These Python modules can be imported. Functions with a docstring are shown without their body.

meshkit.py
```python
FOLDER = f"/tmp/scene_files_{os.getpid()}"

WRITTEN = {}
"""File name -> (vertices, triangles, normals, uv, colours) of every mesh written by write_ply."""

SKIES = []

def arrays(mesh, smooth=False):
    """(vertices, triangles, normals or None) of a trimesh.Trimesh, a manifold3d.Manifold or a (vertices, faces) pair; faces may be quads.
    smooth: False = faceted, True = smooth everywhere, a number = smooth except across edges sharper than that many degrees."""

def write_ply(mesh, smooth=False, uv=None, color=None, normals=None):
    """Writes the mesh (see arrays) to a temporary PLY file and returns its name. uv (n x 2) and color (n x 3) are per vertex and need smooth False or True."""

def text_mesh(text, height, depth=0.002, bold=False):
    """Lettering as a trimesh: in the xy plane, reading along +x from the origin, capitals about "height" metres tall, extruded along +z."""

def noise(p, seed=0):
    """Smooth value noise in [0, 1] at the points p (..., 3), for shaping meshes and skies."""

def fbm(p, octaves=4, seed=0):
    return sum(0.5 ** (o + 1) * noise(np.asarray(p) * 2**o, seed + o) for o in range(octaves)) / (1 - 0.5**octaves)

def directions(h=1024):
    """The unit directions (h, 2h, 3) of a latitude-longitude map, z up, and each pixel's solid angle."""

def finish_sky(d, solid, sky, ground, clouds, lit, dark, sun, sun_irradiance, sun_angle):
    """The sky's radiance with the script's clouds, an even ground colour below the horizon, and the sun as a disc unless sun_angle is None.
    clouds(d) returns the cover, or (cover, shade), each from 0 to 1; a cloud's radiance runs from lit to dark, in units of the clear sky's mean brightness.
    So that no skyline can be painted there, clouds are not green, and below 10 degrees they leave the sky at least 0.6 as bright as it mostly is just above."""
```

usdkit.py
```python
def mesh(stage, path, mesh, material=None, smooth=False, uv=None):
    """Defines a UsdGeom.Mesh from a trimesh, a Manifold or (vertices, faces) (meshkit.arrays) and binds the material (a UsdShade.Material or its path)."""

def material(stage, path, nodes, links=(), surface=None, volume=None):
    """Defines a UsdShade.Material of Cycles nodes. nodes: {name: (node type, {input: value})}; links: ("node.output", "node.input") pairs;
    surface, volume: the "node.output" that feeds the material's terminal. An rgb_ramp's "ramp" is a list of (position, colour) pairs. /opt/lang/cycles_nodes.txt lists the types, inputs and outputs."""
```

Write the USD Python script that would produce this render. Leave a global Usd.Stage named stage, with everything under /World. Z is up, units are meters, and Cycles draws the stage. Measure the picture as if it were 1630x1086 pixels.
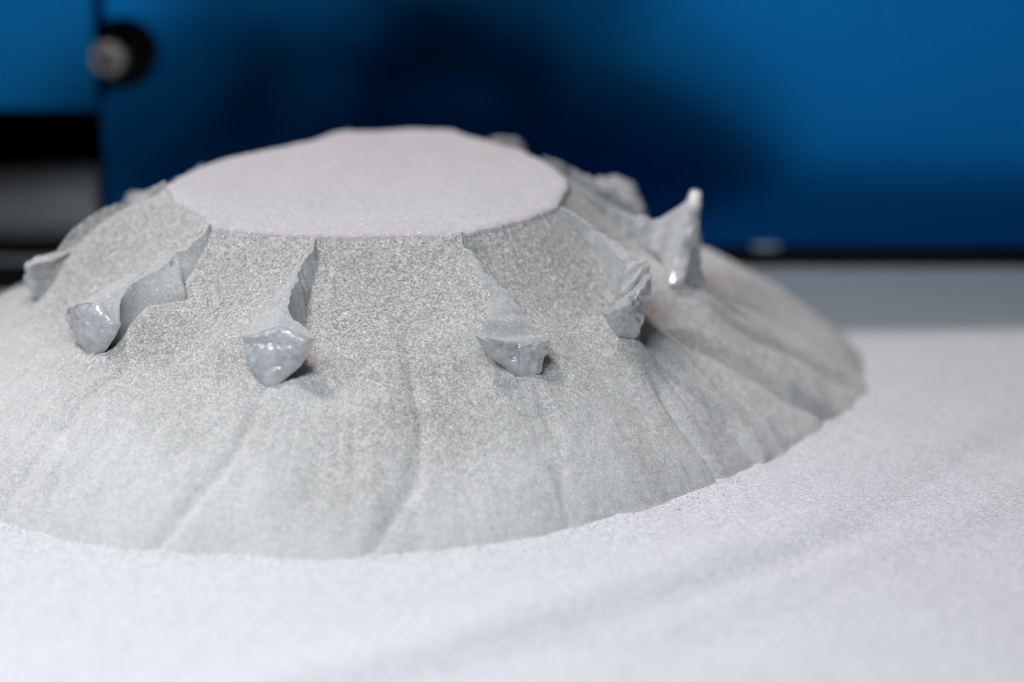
import math
import numpy as np, trimesh, usdkit
from meshkit import fbm, noise
from pxr import Usd, UsdGeom, UsdLux, UsdShade, Gf, Sdf

stage = Usd.Stage.CreateInMemory()
UsdGeom.SetStageUpAxis(stage, 'Z'); UsdGeom.SetStageMetersPerUnit(stage, 1.0)
UsdGeom.Xform.Define(stage, '/World'); UsdGeom.Scope.Define(stage, '/World/Looks')
MM = 0.001

# ------------------------------------------------------------------ camera: a 100 mm macro lens
PITCH = 18.5
cam = UsdGeom.Camera.Define(stage, '/World/camera')
cam.CreateProjectionAttr('perspective')
cam.CreateFocalLengthAttr(100.0); cam.CreateHorizontalApertureAttr(36.0); cam.CreateVerticalApertureAttr(36.0 * 682 / 1024)
cam.CreateFStopAttr(8.5); cam.CreateFocusDistanceAttr(0.407); cam.CreateClippingRangeAttr(Gf.Vec2f(0.01, 20))
cam.CreateExposureAttr(0.12)
x = UsdGeom.Xformable(cam)
x.AddTranslateOp().Set(Gf.Vec3d(0.02407729, -0.42769611, 0.15336663)); x.AddRotateXYZOp().Set(Gf.Vec3f(90 - PITCH, 0, 0))

# ------------------------------------------------------------------ lamps of the machine
def lamp(name, pos, target, w, h, intensity, color):
    l = UsdLux.RectLight.Define(stage, '/World/' + name)
    l.CreateWidthAttr(w); l.CreateHeightAttr(h); l.CreateIntensityAttr(intensity); l.CreateColorAttr(Gf.Vec3f(*color))
    p, t = np.array(pos, float), np.array(target, float)
    z = (p - t) / np.linalg.norm(p - t)
    a = np.array([0, 1, 0]) if abs(z[2]) > 0.9 else np.array([0, 0, 1.0])
    xx = np.cross(a, z); xx /= np.linalg.norm(xx); y = np.cross(z, xx)
    m = np.eye(4); m[0, :3], m[1, :3], m[2, :3], m[3, :3] = xx, y, z, p
    UsdGeom.Xformable(l).AddTransformOp().Set(Gf.Matrix4d(m.tolist()))
    return l
lamp('lamp_key', (-0.17, -0.02, 0.55), (0, 0, 0.02), 0.075, 0.075, 92, (1.0, 0.87, 0.885))
lamp('lamp_fill', (-0.05, -0.18, 0.22), (-0.02, -0.12, 0.0), 0.16, 0.06, 15.0, (0.82, 0.92, 1.0))

# ------------------------------------------------------------------ helpers
def tag(p, label=None, cat=None, group=None, kind=None):
    p = p.GetPrim() if hasattr(p, 'GetPrim') else p
    for k, v in (('label', label), ('category', cat), ('group', group), ('kind', kind)):
        if v: p.SetCustomDataByKey(k, v)
    return p
def free(path):
    if not stage.GetPrimAtPath(path): return path
    k = 1
    while stage.GetPrimAtPath(f'{path}_{k:03d}'): k += 1
    return f'{path}_{k:03d}'
def obj(name, mesh, mat, parent='/World', smooth=False):
    return usdkit.mesh(stage, free(f'{parent}/{name}'), mesh, mat, smooth=smooth)
def thing(name, label, cat, loc=(0, 0, 0), group=None):
    p = free('/World/' + name); xf = UsdGeom.Xform.Define(stage, p)
    xf.AddTranslateOp().Set(Gf.Vec3d(*loc)); tag(xf, label, cat, group)
    return p

# ------------------------------------------------------------------ materials
def powder(name, dark, light, grain, bump, mottle=0.10, contrast=0.5, rough=0.75, spec=0.3, dust=None):
    """Fine powder: every grain a cell with its own tone and a rounded relief; a slow drift of tone over centimetres."""
    mid = tuple((a + b) / 2 for a, b in zip(dark, light))
    n = {'tc': ('texture_coordinate', {}),
         'v': ('voronoi_texture', {'scale': 1.0 / grain, 'randomness': 1.0}),
         'v2': ('voronoi_texture', {'scale': 0.43 / grain, 'randomness': 1.0}),
         's': ('separate_color', {}), 's2': ('separate_color', {}),
         'av': ('math', {'math_type': 'multiply_add', 'value2': 0.68}), 'av2': ('math', {'math_type': 'multiply', 'value2': 0.32}),
         'm': ('noise_texture', {'scale': 60.0, 'detail': 5.0, 'roughness': 0.62}),
         'r': ('rgb_ramp', {'ramp': [(0.05, dark), (0.5, mid), (0.88, light), (0.97, (0.93, 0.93, 0.92))]}),
         'hue': ('mix', {'mix_type': 'overlay', 'fac': contrast * 0.16}),
         'mr': ('rgb_ramp', {'ramp': [(0.3, (1 - mottle, 1 - mottle, 1 - mottle * 1.15)), (0.7, (1.0, 1.0, 1.0))]}),
         'mul': ('mix', {'mix_type': 'multiply', 'fac': 1.0}),
         'b': ('bump', {'strength': 1.0, 'distance': bump, 'invert': True}),
         'p': ('principled_bsdf', {'roughness': rough, 'specular_ior_level': spec, 'diffuse_roughness': 0.6})}
    l = [('tc.object', 'v.vector'), ('tc.object', 'v2.vector'), ('tc.object', 'm.vector'), ('v.color', 's.color'), ('v2.color', 's2.color'),
         ('s2.r', 'av2.value1'), ('s.r', 'av.value1'), ('av2.value', 'av.value3'), ('av.value', 'r.fac'), ('m.fac', 'mr.fac'),
         ('r.color', 'hue.color1'), ('v.color', 'hue.color2'), ('hue.color', 'mul.color1'), ('mr.color', 'mul.color2'),
         ('mul.color', 'p.base_color'), ('v.distance', 'b.height'), ('b.normal', 'p.normal')]
    if dust:                                   # finer pale dust that has settled on the lower part in uneven drifts
        n.update({'ps': ('separate_xyz', {}), 'dn': ('noise_texture', {'scale': 50.0, 'detail': 4.0, 'roughness': 0.5}),
                  'dm': ('math', {'math_type': 'multiply_add', 'value2': 0.038}), 'dr': ('map_range', {'range_type': 'smoothstep', 'from_min': 0.024, 'from_max': 0.050, 'to_min': 0.9, 'to_max': 0.0, 'clamp': True}),
                  'dk': ('rgb_ramp', {'ramp': [(0.1, tuple(c * 0.86 for c in dust)), (0.9, tuple(c * 1.08 for c in dust))]}), 'dmix': ('mix', {'mix_type': 'mix'})})
        l.remove(('r.color', 'hue.color1'))
        l += [('tc.object', 'ps.vector'), ('tc.object', 'dn.vector'), ('dn.fac', 'dm.value1'), ('ps.z', 'dm.value3'), ('dm.value', 'dr.value'), ('dr.result', 'dmix.fac'),
              ('r.color', 'dmix.color1'), ('av.value', 'dk.fac'), ('dk.color', 'dmix.color2'), ('dmix.color', 'hue.color1')]
    return usdkit.material(stage, '/World/Looks/' + name, n, l, surface='p.BSDF')
def plain(name, col, rough=0.5, metallic=0.0, spec=0.5, bump=0.0, scale=400., vary=0.0):
    n = {'tc': ('texture_coordinate', {}), 'g': ('noise_texture', {'scale': scale, 'detail': 3.0}),
         'r': ('rgb_ramp', {'ramp': [(0.3, tuple(c * (1 - vary) for c in col)), (0.7, tuple(c * (1 + vary) for c in col))]}),
         'b': ('bump', {'strength': 1.0, 'distance': bump}),
         'p': ('principled_bsdf', {'roughness': rough, 'metallic': metallic, 'specular_ior_level': spec})}
    l = [('tc.object', 'g.vector'), ('g.fac', 'r.fac'), ('r.color', 'p.base_color')]
    if bump: l += [('g.fac', 'b.height'), ('b.normal', 'p.normal')]
    return usdkit.material(stage, '/World/Looks/' + name, n, l, surface='p.BSDF')

M_SLOPE = powder('coarse_grey_powder', (0.28, 0.267, 0.238), (0.73, 0.717, 0.69), 0.00017, 0.00006, mottle=0.08, contrast=0.65, dust=(0.78, 0.778, 0.765))
M_TOP = powder('fine_pale_powder', (0.50, 0.48, 0.485), (0.68, 0.66, 0.665), 0.00018, 0.00002, mottle=0.05, contrast=0.2)
M_BED = powder('fine_white_powder', (0.56, 0.56, 0.575), (0.88, 0.88, 0.895), 0.00021, 0.00005, mottle=0.02, contrast=0.4)
M_FIN = powder('caked_powder', (0.44, 0.445, 0.44), (0.64, 0.645, 0.64), 0.00014, 0.00003, mottle=0.10, contrast=0.3)
M_TIP = usdkit.material(stage, '/World/Looks/broken_glassy_tip', {
    'tc': ('texture_coordinate', {}), 'g': ('noise_texture', {'scale': 650.0, 'detail': 2.0}),
    'r': ('rgb_ramp', {'ramp': [(0.3, (0.46, 0.51, 0.515)), (0.7, (0.66, 0.71, 0.715))]}),
    'b': ('bump', {'strength': 1.0, 'distance': 0.00030}),
    'p': ('principled_bsdf', {'roughness': 0.35, 'specular_ior_level': 0.5, 'coat_weight': 1.0, 'coat_roughness': 0.05, 'coat_ior': 1.6, 'subsurface_weight': 0.4, 'subsurface_scale': 0.003, 'subsurface_radius': (0.8, 1.0, 1.0)})},
    [('tc.object', 'g.vector'), ('g.fac', 'r.fac'), ('r.color', 'p.base_color'), ('g.fac', 'b.height'), ('b.normal', 'p.normal'), ('b.normal', 'p.coat_normal')], surface='p.BSDF')
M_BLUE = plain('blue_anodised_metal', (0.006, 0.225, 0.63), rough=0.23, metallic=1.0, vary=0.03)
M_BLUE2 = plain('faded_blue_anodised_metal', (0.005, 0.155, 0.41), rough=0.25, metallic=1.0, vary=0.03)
M_BLACK = plain('black_rubber', (0.010, 0.010, 0.011), rough=0.6, spec=0.2)
M_STEEL = plain('worn_steel', (0.60, 0.57, 0.54), rough=0.40, metallic=0.8, bump=0.00005, scale=300., vary=0.15)
M_ROLL = plain('grey_roller_rubber', (0.55, 0.55, 0.54), rough=0.45, spec=0.3, vary=0.1)
M_DARK = plain('dark_chamber_paint', (0.012, 0.013, 0.014), rough=0.8, spec=0.1)

# ------------------------------------------------------------------ shapes shared by the bed and the mound (metres, angles in degrees)
TILT = 0.06
def seg_dist(P, line):
    """Unsigned and signed distance of points (n,2) to a polyline, and the running fraction along it."""
    line = np.asarray(line, float) * MM
    best = np.full(len(P), 1e9); sign = np.zeros(len(P)); frac = np.zeros(len(P))
    L = np.r_[0, np.cumsum(np.linalg.norm(np.diff(line, axis=0), axis=1))]
    for k in range(len(line) - 1):
        a, b = line[k], line[k + 1]; d = b - a; n = np.linalg.norm(d)
        t = np.clip(((P - a) @ d) / n ** 2, 0, 1); q = a + t[:, None] * d
        r = np.linalg.norm(P - q, axis=1); m = r < best
        best[m] = r[m]; sign[m] = np.sign(d[0] * (P[:, 1] - a[1]) - d[1] * (P[:, 0] - a[0]))[m]; frac[m] = ((L[k] + t * n) / L[-1])[m]
    return best, best * sign, frac

RIDGE = [(-60, -158), (-32, -139), (-4.7, -119.7), (9.1, -110.5), (24.1, -96.4), (47.5, -77.5), (63.0, -64.6), (80.6, -46.6), (103.1, -15.5), (150, 40)]
TROUGH = [(11.0, -118.9), (30.7, -103.1), (51.6, -84.8), (68.6, -64.6), (87.5, -36.2), (106, -12), (150, 30)]
RIDGE2 = [(40, -100), (69.5, -72.4), (84.5, -56.5), (99.0, -39.2), (140, 10)]
def bed_z(P):
    P = np.atleast_2d(P); z = -TILT * P[:, 1]
    d, s, f = seg_dist(P, RIDGE); z = z + 0.0009 * np.exp(-(d / 0.006) ** 2) - 0.0011 / (1 + np.exp((s + 0.0040) / 0.0012)) * np.exp(-(d / 0.05) ** 2)
    d, s, f = seg_dist(P, TROUGH); z = z - 0.0024 * np.exp(-(d / 0.005) ** 2) * np.clip(f * 1.6 - 0.2, 0.1, 1)
    d, s, f = seg_dist(P, RIDGE2); z = z + 0.0008 * np.exp(-(d / 0.005) ** 2)
    z = z - 0.0016 * np.exp(-(((P[:, 0] - 0.0442) / 0.012) ** 2 + ((P[:, 1] + 0.101) / 0.008) ** 2))
    q = np.c_[P, 0 * z]
    w = np.clip((0.078 - P[:, 1]) / 0.02, 0, 1) * 0.35 + 0.65 / (1 + np.exp(-(P[:, 0] - 0.045) / 0.012))
    w = w * np.clip((0.085 - P[:, 1]) / 0.02, 0, 1)
    z = z + w * 0.0009 * (fbm(q @ np.array([[0.75, -0.66, 0], [0.66, 0.75, 0], [0, 0, 1]]) * np.array([90, 35, 1]) + 7, 4, 3) - 0.5) + 0.00022 * (fbm(q * 420, 3, 9) - 0.5)
    return z

TOP = [(-175.4, 29.9), (-157.4, 29.9), (-136.5, 30.0), (-128, 33.0), (-98.3, 32.0), (-78.5, 31.6), (-60.6, 34.5), (-38.5, 34.6), (-27.1, 35.0), (-4.2, 33.2), (20.2, 31.6), (38, 32.3), (52.4, 31.8), (64.9, 33.5), (76, 32.5), (98.4, 31.4), (111, 26.2), (127, 24.0), (139, 24.4), (153, 26.4), (166, 27.3)]
BASE = [(-180, 80), (-165, 79), (-150, 77), (-128.7, 75.8), (-118.2, 77), (-109.6, 76.3), (-101, 75), (-90.6, 75.6), (-82.8, 73.6), (-74.3, 72), (-66.8, 71.2), (-58.1, 69.7), (-47.9, 68.6), (-35.1, 68.3), (-20.9, 71), (-10.8, 74.2), (-4.6, 76.1), (-2.4, 78.4), (3.8, 81.4), (12.6, 84.6), (23.9, 90.2), (29.5, 93), (45, 90), (90, 82), (135, 80), (180, 80)]
AZ = np.linspace(-180, 180, 1441)
def polar_poly(pts):
    xy = np.array([(r * np.cos(np.radians(a)), r * np.sin(np.radians(a))) for a, r in pts + pts[:1]])
    dense = np.concatenate([xy[i] + np.linspace(0, 1, 200)[:, None] * (xy[i + 1] - xy[i]) for i in range(len(xy) - 1)])
    a = np.degrees(np.arctan2(dense[:, 1], dense[:, 0])); o = np.argsort(a)
    return np.interp(AZ, a[o], np.hypot(*dense[o].T), period=360)
RTOP = polar_poly(TOP) * MM + 0.0005 * (fbm(np.c_[np.cos(np.radians(AZ)) * 40 + 90, np.sin(np.radians(AZ)) * 40 + 90, 0 * AZ], 3, 14) - 0.5) + 0.0008 * (fbm(np.c_[np.cos(np.radians(AZ)) * 9 + 20, np.sin(np.radians(AZ)) * 9 + 20, 0 * AZ], 3, 4) - 0.5)
RBASE = np.interp(AZ, *np.array(BASE).T) * MM + 0.0016 * (fbm(np.c_[np.cos(np.radians(AZ)) * 14 + 40, np.sin(np.radians(AZ)) * 14 + 40, 0 * AZ], 4, 5) - 0.5)
HTOP = 0.037

# fins: azimuth of the tip, crest from the top's corner outwards, then the three upper points of the broken end (left, middle, right seen from outside) and its foot; mm
FINS = [
 dict(az=-166, crest=[(-29.6, -2.4, 37), (-33.5, -4.5, 35.0), (-38, -7.5, 32.0), (-42, -10, 29.2), (-46.1, -12.3, 28.4)], L=(-48.8, -15.5, 27.2), M=(-47.5, -12.6, 28.4), R=(-45.6, -9.6, 26.0), B=(-48.6, -13, 23.0), drift=.45, lean=1.5),
 dict(az=-134.5, crest=[(-20.4, -25.9, 37), (-23.3, -28.1, 34.9), (-27.3, -30.2, 32.6), (-30.8, -32.4, 31.0), (-34.2, -35.5, 29.2)], L=(-40.5, -31.8, 25.9), M=(-35.4, -37.6, 28.6), R=(-32.5, -39.9, 26.0), B=(-36.8, -36.4, 20.6), drift=.9, lean=2.6, spur=.42, flare=1.6, flare_right=4.0),
 dict(az=-100, crest=[(-4.8, -31.6, 37), (-5.1, -34.1, 35.6), (-6.9, -38.4, 33.2), (-7.9, -42.3, 31.6), (-8.4, -46.5, 30.0)], L=(-13.2, -49.6, 28.0), M=(-8.2, -50.7, 29.9), R=(-3.7, -51.4, 28.2), B=(-9.8, -50.9, 20.6), drift=.85, lean=2.2, flare=1.3, flare_right=5.0),
 dict(az=-61, crest=[(16.9, -30.1, 37), (17.2, -31.6, 35.5), (18.7, -33.4, 34.2), (19.5, -35.6, 32.6), (21.0, -37.5, 30.8), (22.3, -40.2, 28.8), (23.0, -43.0, 26.9)], L=(18.9, -48.0, 27.0), M=(23.9, -45.9, 25.0), R=(28.9, -42.6, 24.6), B=(26.2, -45.0, 19.8), drift=.9, lean=1.2, flare=3.0, flare_right=1.6),
 dict(az=-37, crest=[(31.4, -15.6, 37), (35.9, -16.9, 34.0), (39.5, -20.7, 32.0), (42.6, -25.0, 30.6)], L=(37.6, -35.1, 26.6), M=(41.2, -31.0, 28.4), R=(43.8, -27.2, 30.2), B=(41.3, -31.6, 21.8), drift=.3, lean=1.2),
 dict(az=-5, crest=[(33.0, -2.4, 37), (38.0, -1.8, 33.6), (43.0, -1.5, 30.8), (47.5, -2.5, 29.3)], L=(48.4, -10.8, 23.0), M=(50.8, -4.2, 29.6), R=(52.0, 0.0, 34.6), B=(52.6, -4.5, 19.0), drift=.35, lean=1.0, flare=3.5),
 dict(az=29, crest=[(29.0, 13.0, 37), (33.0, 17.0, 34.5), (37.0, 20.0, 31.8), (40.0, 22.5, 30.6)], L=(44.8, 21.2, 26.0), M=(43.0, 25.0, 29.6), R=(42.0, 27.0, 29.8), B=(44.5, 25.0, 21.0), drift=.35, lean=1.0),
 dict(az=60, crest=[(20.5, 25.5, 37), (25.5, 30.5, 35.2), (26.0, 35.0, 31.2), (26.5, 40.0, 28.0)], L=(30.4, 39.0, 24.5), M=(25.5, 43.6, 26.5), R=(20.7, 46.0, 26.0), B=(25.5, 44.5, 20.0), drift=.4, lean=1.0),
 dict(az=95, crest=[(-3, 31.5, 37), (-3.5, 38, 33.0), (-4, 43, 30.5), (-4.2, 47, 29.5)], L=(0.8, 50.6, 27.5), M=(-4.3, 50.6, 29.0), R=(-9.0, 50, 28.0), B=(-4.4, 51.4, 20.0), drift=.4, lean=1.0),
 dict(az=128, crest=[(-14.0, 19, 37), (-19.5, 25.5, 33.0), (-26, 32, 29.0), (-29.5, 37, 27.0)], L=(-27.6, 42.6, 24.5), M=(-31.2, 39.8, 26.0), R=(-34.5, 36.7, 25.0), B=(-32, 40.4, 20.0), drift=.4, lean=1.0),
 dict(az=160, crest=[(-25.0, 9.5, 37), (-28.5, 11.6, 34.0), (-32, 13.0, 31.9)], L=(-35.5, 18.0, 28.5), M=(-36.5, 16, 30.0), R=(-38.0, 13, 28.5), B=(-38.6, 16, 22.0), drift=.4, lean=1.0),
]
FA = np.array([f['az'] for f in FINS], float)
def polar(P): return np.hypot(P[:, 0], P[:, 1]), np.degrees(np.arctan2(P[:, 1], P[:, 0]))
def at_az(table, a): return np.interp(a, AZ, table)
for f in FINS:
    c = np.array(f['crest'], float) * MM; f['c'] = c
    end = np.array(f['M'], float) * MM; f['c'] = np.vstack([c, end])
    f['cr'], f['ca'] = polar(f['c'])

RILLS = [  # lines where the powder slid, depth and width in mm, step = drop across the line
 ([(46.3, -19.9), (52.2, -17.3), (60.1, -16.1), (67.1, -14.7), (76, -9.0)], 1.3, 0.7, 1.3),
 ([(44.0, -29.2), (49.6, -31.2), (56.2, -31.0), (61.6, -33.4), (67.5, -28.2)], 1.0, 0.6, 0.8),
 ([(26.8, -46.2), (29.4, -50.2), (31.6, -53.4), (36.8, -55.4), (44.7, -56.7)], 1.0, 0.9, 0.9),
 ([(8.3, -39.4), (9.2, -45.4), (10.0, -50.6), (11.2, -55.8), (10.7, -63.1), (7.5, -68.9), (3.1, -76.5)], 0.65, 1.2, -0.6),
 ([(-9.6, -51.7), (-11.8, -55.7), (-14.4, -61.7), (-20.0, -67.3), (-25.0, -73.1)], 0.8, 1.1, -0.15),
 ([(-39.9, -39.7), (-41.9, -45.3), (-45.9, -50.0), (-51.5, -55.0)], 1.1, 1.0, 0.9),
 ([(53.3, 0.8), (63.4, 8), (72.4, 11), (82.5, 14.0)], 0.8, 1.6, 0.8),
 ([(-14.3, -62.6), (-11.3, -68.5), (-8.7, -76.4)], 0.6, 1.0, 0.4),
 ([(30.2, -53.9), (31.5, -60.4), (31.8, -66.3)], 0.3, 0.9, -0.1),
 ([(-28.6, -41.5), (-34.7, -44.8), (-39.5, -49.9), (-46, -58)], 0.5, 1.0, 0.4),
 ([(43.5, -33.5), (48, -37.5), (53, -40.5), (58.5, -43)], 0.8, 0.7, 0.7),
 ([(52.5, -10), (60, -6.5), (68, -2), (79.5, 3.5)], 0.8, 0.8, 0.7),
 ([(-36.5, -39), (-39, -47), (-38, -56), (-41, -66)], 0.6, 1.0, 0.4),
 ([(5.2, -43), (6.4, -50), (7.0, -56)], -0.35, 0.7, 0.0),
]
def slope_z(P):
    r, a = polar(P); rp, ro = at_az(RTOP, a), at_az(RBASE, a)
    zb = bed_z(P)
    t = np.clip((r - rp) / (ro - rp), 0, 1.3)
    z0 = HTOP - 0.0009
    z = z0 + (zb - z0) * t - 0.0022 * np.sin(np.pi * np.clip(t / .55, 0, 1)) + 0.0012 * np.sin(np.pi * np.clip((t - .45) / .55, 0, 1))
    base = z.copy()
    # powder drifted against the fins: each panel between two fins climbs towards the next one
    for i, f in enumerate(FINS):
        prev = FA[i - 1] if i else FA[-1] - 360
        nxt_az = np.interp(r, f['cr'], f['ca'])               # the crest's own azimuth at this radius
        g = FINS[i - 1]; prv_az = np.interp(r, g['cr'], g['ca'])
        if i == 0: prv_az = prv_az - 360
        da = (a - prv_az) % 360; span = (nxt_az - prv_az) % 360
        u = da / span; m = u <= 1
        crest_h = np.interp(r, f['cr'], f['c'][:, 2]); rise = np.clip(crest_h - base, 0, 1)
        fade = 1 / (1 + np.exp((r - 0.0500) / 0.0010))
        low = np.clip(1 - u * 3.2, 0, 1)
        z[m] += (f['drift'] * rise * np.clip(u, 0, 1) ** 2.2 * fade - 0.0007 * low ** 2 * fade * (r > rp + .001))[m]
    for bx_, by_, bh, br in ((-13.0, -50.5, 1.0, 2.8), (-39.5, -35.0, 1.3, 3.0), (21.5, -48.8, 0.9, 3.0), (-48, -16, 1.2, 3.5), (51.5, -7.5, 3.0, 4.5), (-6.5, -52.3, 1.2, 3.0), (-36.0, -39.0, 1.2, 3.0), (27.5, -47, 0.8, 3.0), (-44.5, -13.0, 1.8, 3.6), (28.5, -39.5, 2.6, 5.0), (17.5, -44.5, 1.6, 4.0), (-15, -46, 1.4, 4.0), (-2.5, -48.5, 1.6, 3.2), (36.5, -34, 1.2, 4.5), (-30.5, -39.0, 1.6, 3.5), (-38.0, -13.5, 2.6, 6.0), (-36.5, -10.0, 3.2, 5.0), (-42, -11.5, 2.4, 4.0), (-31.5, -8.5, 1.6, 4.0), (26.8, -47.0, 1.3, 3.5), (-28.0, -38.0, 4.0, 4.2), (41.8, -32.5, 3.0, 4.2), (-8.5, -53, 0.9, 3.5), (-44.0, -7.5, 2.0, 4.0), (-39, -5.5, 1.5, 4.0)):
        z += MM * bh * np.exp(-(((P[:, 0] / MM - bx_) ** 2 + (P[:, 1] / MM - by_) ** 2) / br ** 2))
    z += 0.0005 * np.clip((t - .55) / .33, 0, 1) ** 2 * (3 - 2 * np.clip((t - .55) / .33, 0, 1)) * (1 - np.clip((t - .9) / .1, 0, 1) ** 2.5)
    for line, dep, wid, step in RILLS:
        d, s, fr = seg_dist(P, line); ends = np.clip(fr * 6, 0, 1) * np.clip((1 - fr) * 8 + .3, 0, 1)
        ends = np.where(d > 0.012, 0, ends)
        z += 1.35 * MM * ends * (-dep * np.exp(-(d / (wid * MM)) ** 2) + step * .55 * np.tanh(s / (0.45 * MM)) * np.exp(-(d / 0.0065) ** 2))
    q = np.c_[P, z]
    out = np.clip((t - 0.25) / 0.5, 0, 1)
    ang = np.radians(a); rad = np.c_[np.cos(ang) * 6.5 + 11, np.sin(ang) * 6.5 + 11, r * 30]
    z += out * np.sin(np.pi * np.clip(t, 0, 1)) * 0.0062 * (fbm(rad, 3, 21) - 0.5)
    st = np.c_[np.cos(ang) * 26 + 50, np.sin(ang) * 26 + 50, r * 45]
    z += out * np.sin(np.pi * np.clip(t, 0, 1)) ** .7 * 0.0007 * (noise(st, 61) + 0.6 * noise(st * [2.3, 2.3, 1.5], 62) - 0.8)
    z += (0.3 + out) * 0.0010 * (fbm(q * 160, 4, 22) - 0.5) + 0.00028 * (fbm(q * 1300, 2, 23) - 0.5)
    return z

# ------------------------------------------------------------------ the setting: powder bed and dark chamber behind
def grid_mesh(xs, ys, zf):
    X, Y = np.meshgrid(xs, ys); P = np.c_[X.ravel(), Y.ravel()]; Z = zf(P)
    n, m = len(xs), len(ys); i = np.arange(n * m).reshape(m, n)
    return np.c_[P, Z], np.c_[i[:-1, :-1].ravel(), i[:-1, 1:].ravel(), i[1:, 1:].ravel(), i[1:, :-1].ravel()]
def dense(a, b, lo, hi, fine, n):
    return np.r_[np.linspace(a, lo, n)[:-1], np.arange(lo, hi, fine), np.linspace(hi, b, n)]
def bed_surface(P):
    z = bed_z(P); r, a = polar(P); ro = at_az(RBASE, a)
    return z - 0.004 * np.clip((ro - 0.009 - r) / 0.004, 0, 1)
xs, ys = dense(-0.32, 0.36, -0.085, 0.14, 0.00075, 24), dense(-0.30, 0.150, -0.135, 0.10, 0.00075, 24)
bed = obj('powder_bed', grid_mesh(xs, ys, bed_surface), M_BED, smooth=True)
tag(bed, 'smooth white powder bed around the mound', 'powder bed', kind='structure')

def box(x0, x1, y0, y1, z0, z1, bevel=0.0):
    import manifold3d as mf
    s = (x1 - x0, y1 - y0, z1 - z0); c = ((x0 + x1) / 2, (y0 + y1) / 2, (z0 + z1) / 2)
    if not bevel:
        b = trimesh.creation.box(s); b.apply_translation(c); return b
    sp = mf.Manifold.sphere(bevel, 16)
    pts = [sp.translate([sx * (s[0] / 2 - bevel) + c[0], sy * (s[1] / 2 - bevel) + c[1], sz * (s[2] / 2 - bevel) + c[2]]) for sx in (-1, 1) for sy in (-1, 1) for sz in (-1, 1)]
    m = mf.Manifold.batch_hull(pts).to_mesh()
    return trimesh.Trimesh(np.array(m.vert_properties)[:, :3], np.array(m.tri_verts))
wall = obj('chamber_wall', box(-0.40, 0.45, 0.152, 0.158, -0.02, 0.13), M_DARK)
tag(wall, 'black back wall of the machine behind the blue covers', 'wall', kind='structure')

# ------------------------------------------------------------------ the mound
MOUND = thing('powder_mound', 'pale grey grainy powder mound with flat pinkish top and fins around its shoulder', 'powder mound')
az = np.linspace(-180, 180, 1441)[:-1]; ts = np.r_[np.linspace(-0.02, 0.0, 3), np.linspace(0.002, 0.06, 8), np.linspace(0.07, 0.97, 150), np.linspace(0.975, 1.05, 14)]
rp, ro = at_az(RTOP, az), at_az(RBASE, az)
R = rp[None] + ts[:, None] * (ro - rp)[None]
A = np.radians(np.broadcast_to(az[None], R.shape))
P = np.c_[(R * np.cos(A)).ravel(), (R * np.sin(A)).ravel()]
Z = slope_z(P).reshape(R.shape)
Z[:2] -= 0.0006
Pm = np.c_[P, Z.ravel()]
nr, na = R.shape[0], len(az)
I = np.arange(nr * na).reshape(nr, na); J = np.roll(I, -1, 1)
F = np.c_[I[:-1].ravel(), I[1:].ravel(), J[1:].ravel(), J[:-1].ravel()]
obj('slope', (Pm, F), M_SLOPE, MOUND, smooth=True)

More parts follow.
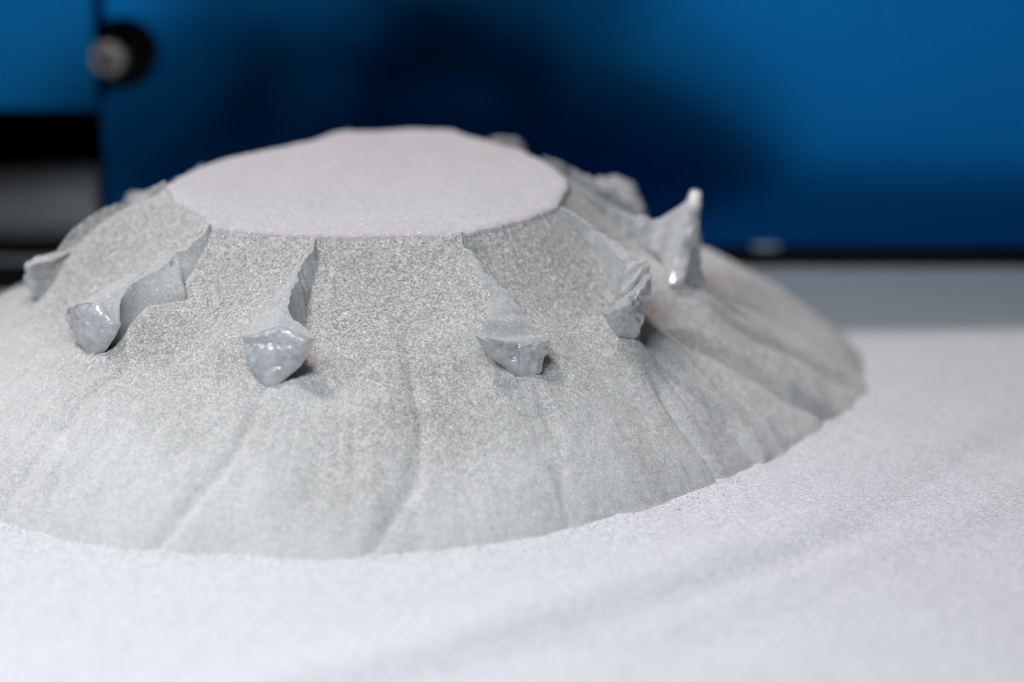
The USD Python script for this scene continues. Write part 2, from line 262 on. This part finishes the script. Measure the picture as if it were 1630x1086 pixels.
ss = np.r_[np.linspace(0, 0.985, 70), [1.0]]
R = ss[:, None] * rp[None]; A = np.radians(np.broadcast_to(az[None], R.shape))
P = np.c_[(R * np.cos(A)).ravel(), (R * np.sin(A)).ravel()]
Z = HTOP + 0.0011 * (fbm(np.c_[P * 60 + 3, 0 * P[:, 0]], 3, 31) - 0.5) + 0.00012 * (fbm(np.c_[P * 1200, 0 * P[:, 0]], 2, 32) - 0.5)
Z = Z.reshape(R.shape); Z -= 0.00055 * np.clip((ss[:, None] - 0.955) / 0.045, 0, 1) ** 2
down = np.c_[rp * np.cos(A[-1]), rp * np.sin(A[-1])]
Pm = np.vstack([np.c_[P, Z.ravel()], np.c_[down * 1.003, np.full(len(down), HTOP - 0.0022)]])
nr = len(ss) + 1; I = np.arange(nr * na).reshape(nr, na); J = np.roll(I, -1, 1)
F = np.c_[I[:-1].ravel(), I[1:].ravel(), J[1:].ravel(), J[:-1].ravel()]
obj('top_face', (Pm, F), M_TOP, MOUND, smooth=50)

def build_fin(k, f):
    rng = np.random.default_rng(100 + k)
    L, Mp, Rp, B = (np.array(f[n], float) * MM for n in 'LMRB')
    c = f['c']; d = np.r_[0, np.cumsum(np.linalg.norm(np.diff(c, axis=0), axis=1))]; d /= d[-1]
    N = 56; s = np.linspace(0, 1, N)
    from scipy.interpolate import PchipInterpolator
    C = np.stack([PchipInterpolator(d, c[:, j])(s) for j in range(3)], 1)
    jag = (fbm(np.c_[s * 9 + k * 7, 0 * s, 0 * s], 3, 40 + k) - 0.5) * np.sin(np.pi * np.clip(s * 1.1, 0, 1))
    side = np.c_[-np.sin(np.radians(f['az'])), np.cos(np.radians(f['az'])), 0][0]
    C = C + jag[:, None] * 0.0016 * side + np.c_[0 * s, 0 * s, 0.0010 * (fbm(np.c_[s * 12 + 30 + k, 0 * s, 0 * s], 3, 60) - 0.5)]
    fl = (np.clip((s - .22) / .78, 0, 1) ** f.get('flare', 2.2))[:, None]
    frr = (np.clip((s - .22) / .78, 0, 1) ** f.get('flare_right', f.get('flare', 2.2)))[:, None]
    TL = C + (L - Mp) * fl - side * 0.0004 - [0, 0, 0.0001]
    TR = C + (Rp - Mp) * frr + side * 0.0004 - [0, 0, 0.0001]
    lean = f['lean'] * MM * np.sin(np.pi * np.clip(s, 0, 1) ** 0.8) ** 0.8
    spur = f.get('spur')
    w = s[:, None] ** 6
    KL = (C - side * (lean * 0.5)[:, None]) * (1 - w) + w * (B - side * 0.0007)
    KR = (C + side * lean[:, None]) * (1 - w) + w * (B + side * 0.0007)
    for K in (KL, KR):
        zz = slope_z(K[:, :2]); K[:, 2] = np.minimum(K[:, 2], (zz - 0.0030) * (1 - w[:, 0]) + w[:, 0] * (B[2] - 0.001))
    def between(a, b, n, end=False): return [a + (b - a) * t for t in np.linspace(0, 1, n, endpoint=end)]
    ring = between(KL, TL, 9) + between(TL, C, 6) + between(C, TR, 6) + between(TR, KR, 9, True)
    V = np.stack(ring, 1)                                     # N x m x 3
    m = V.shape[1]; th = np.zeros(m); th[:9] = -np.sin(np.pi * np.arange(9) / 9); th[-10:] = np.sin(np.pi * np.arange(10)[::-1] / 9)
    V = V + (th[None, :] * (0.0006 * s ** 5)[:, None])[..., None] * side
    if spur:
        prof = np.interp(s, [0, spur - .10, spur, spur + .26, 1], [0, .1, 1, 0.05, 0])
        wallw = np.zeros(m); wallw[-10:] = np.sin(np.pi * np.clip(np.arange(10)[::-1] / 7.0, 0, 1) * 0.9)
        V = V + (prof[:, None] * wallw[None, :] * 0.0042)[..., None] * side
    m = V.shape[1]
    n1 = np.stack([fbm(V * 600 + 10 * j + k, 3, 70 + j) - 0.5 for j in range(3)], -1)
    n1 = n1 + 1.3 * np.stack([fbm(V * 260 + 10 * j + k, 2, 80 + j) - 0.5 for j in range(3)], -1)
    amp = 0.0007 * np.clip(s * 3, 0, 1)[:, None, None]
    V = V + n1 * amp
    I = np.arange(N * m).reshape(N, m)
    F = np.c_[I[:-1, :-1].ravel(), I[:-1, 1:].ravel(), I[1:, 1:].ravel(), I[1:, :-1].ravel()]
    fin = obj('fin', (V.reshape(-1, 3), F), M_FIN, MOUND, smooth=35)
    # the broken end: rings closing on its middle, glassy and pitted
    rim = V[-1]; cen = 0.30 * L + 0.30 * Rp + 0.2 * Mp + 0.2 * B
    out = np.array([np.cos(np.radians(f['az'])), np.sin(np.radians(f['az'])), 0.25])
    # split long rim edges for a finer face
    rim = np.concatenate([rim, rim[:1]]); rim = np.concatenate([rim[i] + np.linspace(0, 1, 4, endpoint=False)[:, None] * (rim[i + 1] - rim[i]) for i in range(len(rim) - 1)])
    K = 18; E = np.stack([rim + (cen - rim) * t for t in np.linspace(0, 0.97, K)])
    tt = np.linspace(0, 0.97, K)[:, None]
    inw = cen - rim; inw /= np.linalg.norm(inw, axis=1, keepdims=True)
    RR = 0.0011; q = 6                                    # the rim is rounded over before the face runs on to its middle
    for j in range(K):
        if j <= q:
            a_ = j / q * math.pi / 2
            E[j] = rim + inw * RR * (1 - math.cos(a_)) + out * RR * math.sin(a_)
        else:
            E[j] = E[q] + (cen + out * RR - E[q]) * (j - q) / (K - q) * 0.97
    disp = (fbm(E * 330 + 3 * k, 3, 90 + k) - 0.5) * 0.0022 + (fbm(E * 1700 + 5 * k, 2, 120 + k) - 0.5) * 0.0006 + 0.0006 * np.sin(tt * 1.6)
    E = E + out * (disp * np.clip(tt * 5, 0, 1))[..., None]
    mm = E.shape[1]; I = np.arange(K * mm).reshape(K, mm); J = np.roll(I, -1, 1)
    F = np.c_[I[:-1].ravel(), J[:-1].ravel(), J[1:].ravel(), I[1:].ravel()]
    Ev = np.vstack([E.reshape(-1, 3), E[-1].mean(0)])
    tri = np.vstack([F[:, [0, 1, 2]], F[:, [0, 2, 3]], np.c_[I[-1], J[-1], np.full(mm, len(Ev) - 1)]])
    obj('broken_end', (Ev, tri), M_TIP, str(fin.GetPath()), smooth=70)
for k, f in enumerate(FINS): build_fin(k, f)

# ------------------------------------------------------------------ blue machine panels, screw and roller behind
YP = 0.0900
PZ = -TILT * YP + 0.0016
LEAN = 3.6
def leaning(m, deg):                                  # the panels lean a little towards the camera about their foot
    m.apply_translation((0, -YP, -PZ)); m.apply_transform(trimesh.transformations.rotation_matrix(math.radians(deg), [1, 0, 0])); m.apply_translation((0, YP, PZ)); return m
cv = thing('machine_cover', 'large glossy blue machine cover behind the mound, filling the right of the background', 'machine cover', (0, YP, PZ))
lc = trimesh.transformations.rotation_matrix(math.radians(LEAN), [1, 0, 0])
obj('cover_sheet', box(-0.0525, 0.28, 0, 0.012, 0.0029, 0.0590 - PZ, 0.0008).apply_transform(lc), M_BLUE, cv, smooth=30)
obj('foot_seal', box(-0.0520, 0.279, 0.0012, 0.010, -0.0035, 0.0027, 0.0006).apply_transform(lc), M_BLACK, cv, smooth=30)
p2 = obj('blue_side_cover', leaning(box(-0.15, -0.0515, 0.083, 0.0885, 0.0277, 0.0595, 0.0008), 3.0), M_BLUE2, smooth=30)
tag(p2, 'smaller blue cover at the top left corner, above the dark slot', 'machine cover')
import manifold3d as mf
def plan(pts): return mf.CrossSection([pts]).offset(-0.002, mf.JoinType.Round).offset(0.002, mf.JoinType.Round)
hood_main = mf.Manifold.extrude(plan([(-0.30, 0.0325), (0.030, 0.0325), (0.055, 0.036), (0.10, 0.039), (0.36, 0.040), (0.36, 0.15), (-0.30, 0.15)]), 0.016).translate([0, 0, 0.0592])
hood_arm = mf.Manifold.extrude(plan([(-0.30, 0.006), (-0.050, 0.006), (-0.038, 0.040), (-0.30, 0.06)]), 0.008).translate([0, 0, 0.0668])
hood = obj('machine_hood', hood_main + hood_arm, M_DARK, smooth=30)
tag(hood, 'dark hood of the machine jutting out over the blue covers', 'machine hood', kind='structure')

SX, SY, SZ = -0.0497, YP - 0.0034, 0.0378
TOY = trimesh.transformations.rotation_matrix(math.pi / 2, [1, 0, 0])
def boolean_cut(a, b):
    import manifold3d as mf
    def mk(t): return mf.Manifold(mf.Mesh(np.asarray(t.vertices, np.float32), np.asarray(t.faces, np.uint32)))
    m = (mk(a) - mk(b)).to_mesh(); return trimesh.Trimesh(np.array(m.vert_properties)[:, :3], np.array(m.tri_verts))
sc = thing('socket_screw', 'round steel socket screw with black washer on the left edge of the large blue cover', 'screw', (SX, SY, SZ))
wash = trimesh.creation.revolve(np.array([(0.0, 0), (0.0062, 0), (0.0064, 0.0003), (0.0064, 0.0010), (0.0060, 0.0015), (0.0, 0.0015)]), sections=64)
obj('washer', wash.apply_transform(TOY).apply_translation((0.0018, 0.0, -0.0006)), M_BLACK, sc, smooth=30)
head = trimesh.creation.revolve(np.array([(0.0, 0.0), (0.0038, 0.0), (0.0040, 0.0003), (0.0040, 0.0030), (0.0037, 0.0040), (0.0030, 0.0046), (0.0, 0.0046)]), sections=48)
hexa = trimesh.creation.cylinder(radius=0.0024, height=0.006, sections=6); hexa.apply_translation((0, 0, 0.0018 + 0.003))
obj('screw_head', boolean_cut(head, hexa).apply_transform(TOY).apply_translation((0, -0.0014, 0)), M_STEEL, sc, smooth=30)

rl = trimesh.creation.revolve(np.array([(0, 0), (0.0066, 0), (0.0072, 0.0006), (0.0072, 0.0894), (0.0066, 0.09), (0, 0.09)]), sections=64)
rl.apply_transform(trimesh.transformations.rotation_matrix(math.pi / 2, [0, 1, 0])); rl.apply_translation((-0.1440, YP + 0.004, 0.0070))
rail = obj('dark_rail', box(-0.16, -0.0512, 0.072, 0.0885, -0.012, -0.0035, 0.0012), M_BLACK, smooth=30)
tag(rail, 'low black rail on the bed below the grey roller at the left edge', 'rail')
sm = trimesh.creation.icosphere(4, 1.0); v = sm.vertices; v = v * (1 + 0.5 * (fbm(v * 2.2 + 5, 4, 55) - 0.5)[:, None])
v = v * [0.0026, 0.0007, 0.0006] + [0.0722, YP + 0.0002, PZ + 0.0029]
tag(obj('powder_heap', (v, sm.faces), M_SLOPE, smooth=True), 'tiny heap of spilt powder at the foot of the large blue cover', 'powder heap')
r_ = obj('roller', rl, M_ROLL, smooth=30); tag(r_, 'grey horizontal roller below the dark slot at the left edge', 'roller')

# ------------------------------------------------------------------ loose grains that rolled off the mound
rng = np.random.default_rng(5)
gv, gf = [], []; unit = trimesh.creation.icosphere(0, 1.0)
for k in range(900):
    a = rng.uniform(-150, 30); r = at_az(RBASE, a) + abs(rng.normal(0, 0.0022)) - 0.0006
    x, y = r * math.cos(math.radians(a)), r * math.sin(math.radians(a)); sz = rng.uniform(0.00007, 0.00017) * (1.6 if rng.random() < 0.06 else 1)
    v = unit.vertices * sz * rng.uniform(0.65, 1.2, (12, 1)) * rng.uniform(0.7, 1.2, 3) + [x, y, bed_z(np.array([[x, y]]))[0] + 0.4 * sz]
    gf.append(unit.faces + 12 * k); gv.append(v)
tag(obj('loose_grains', (np.vstack(gv), np.vstack(gf)), M_SLOPE), 'loose grey grains scattered on the white bed along the foot of the mound', 'powder grains', kind='stuff')
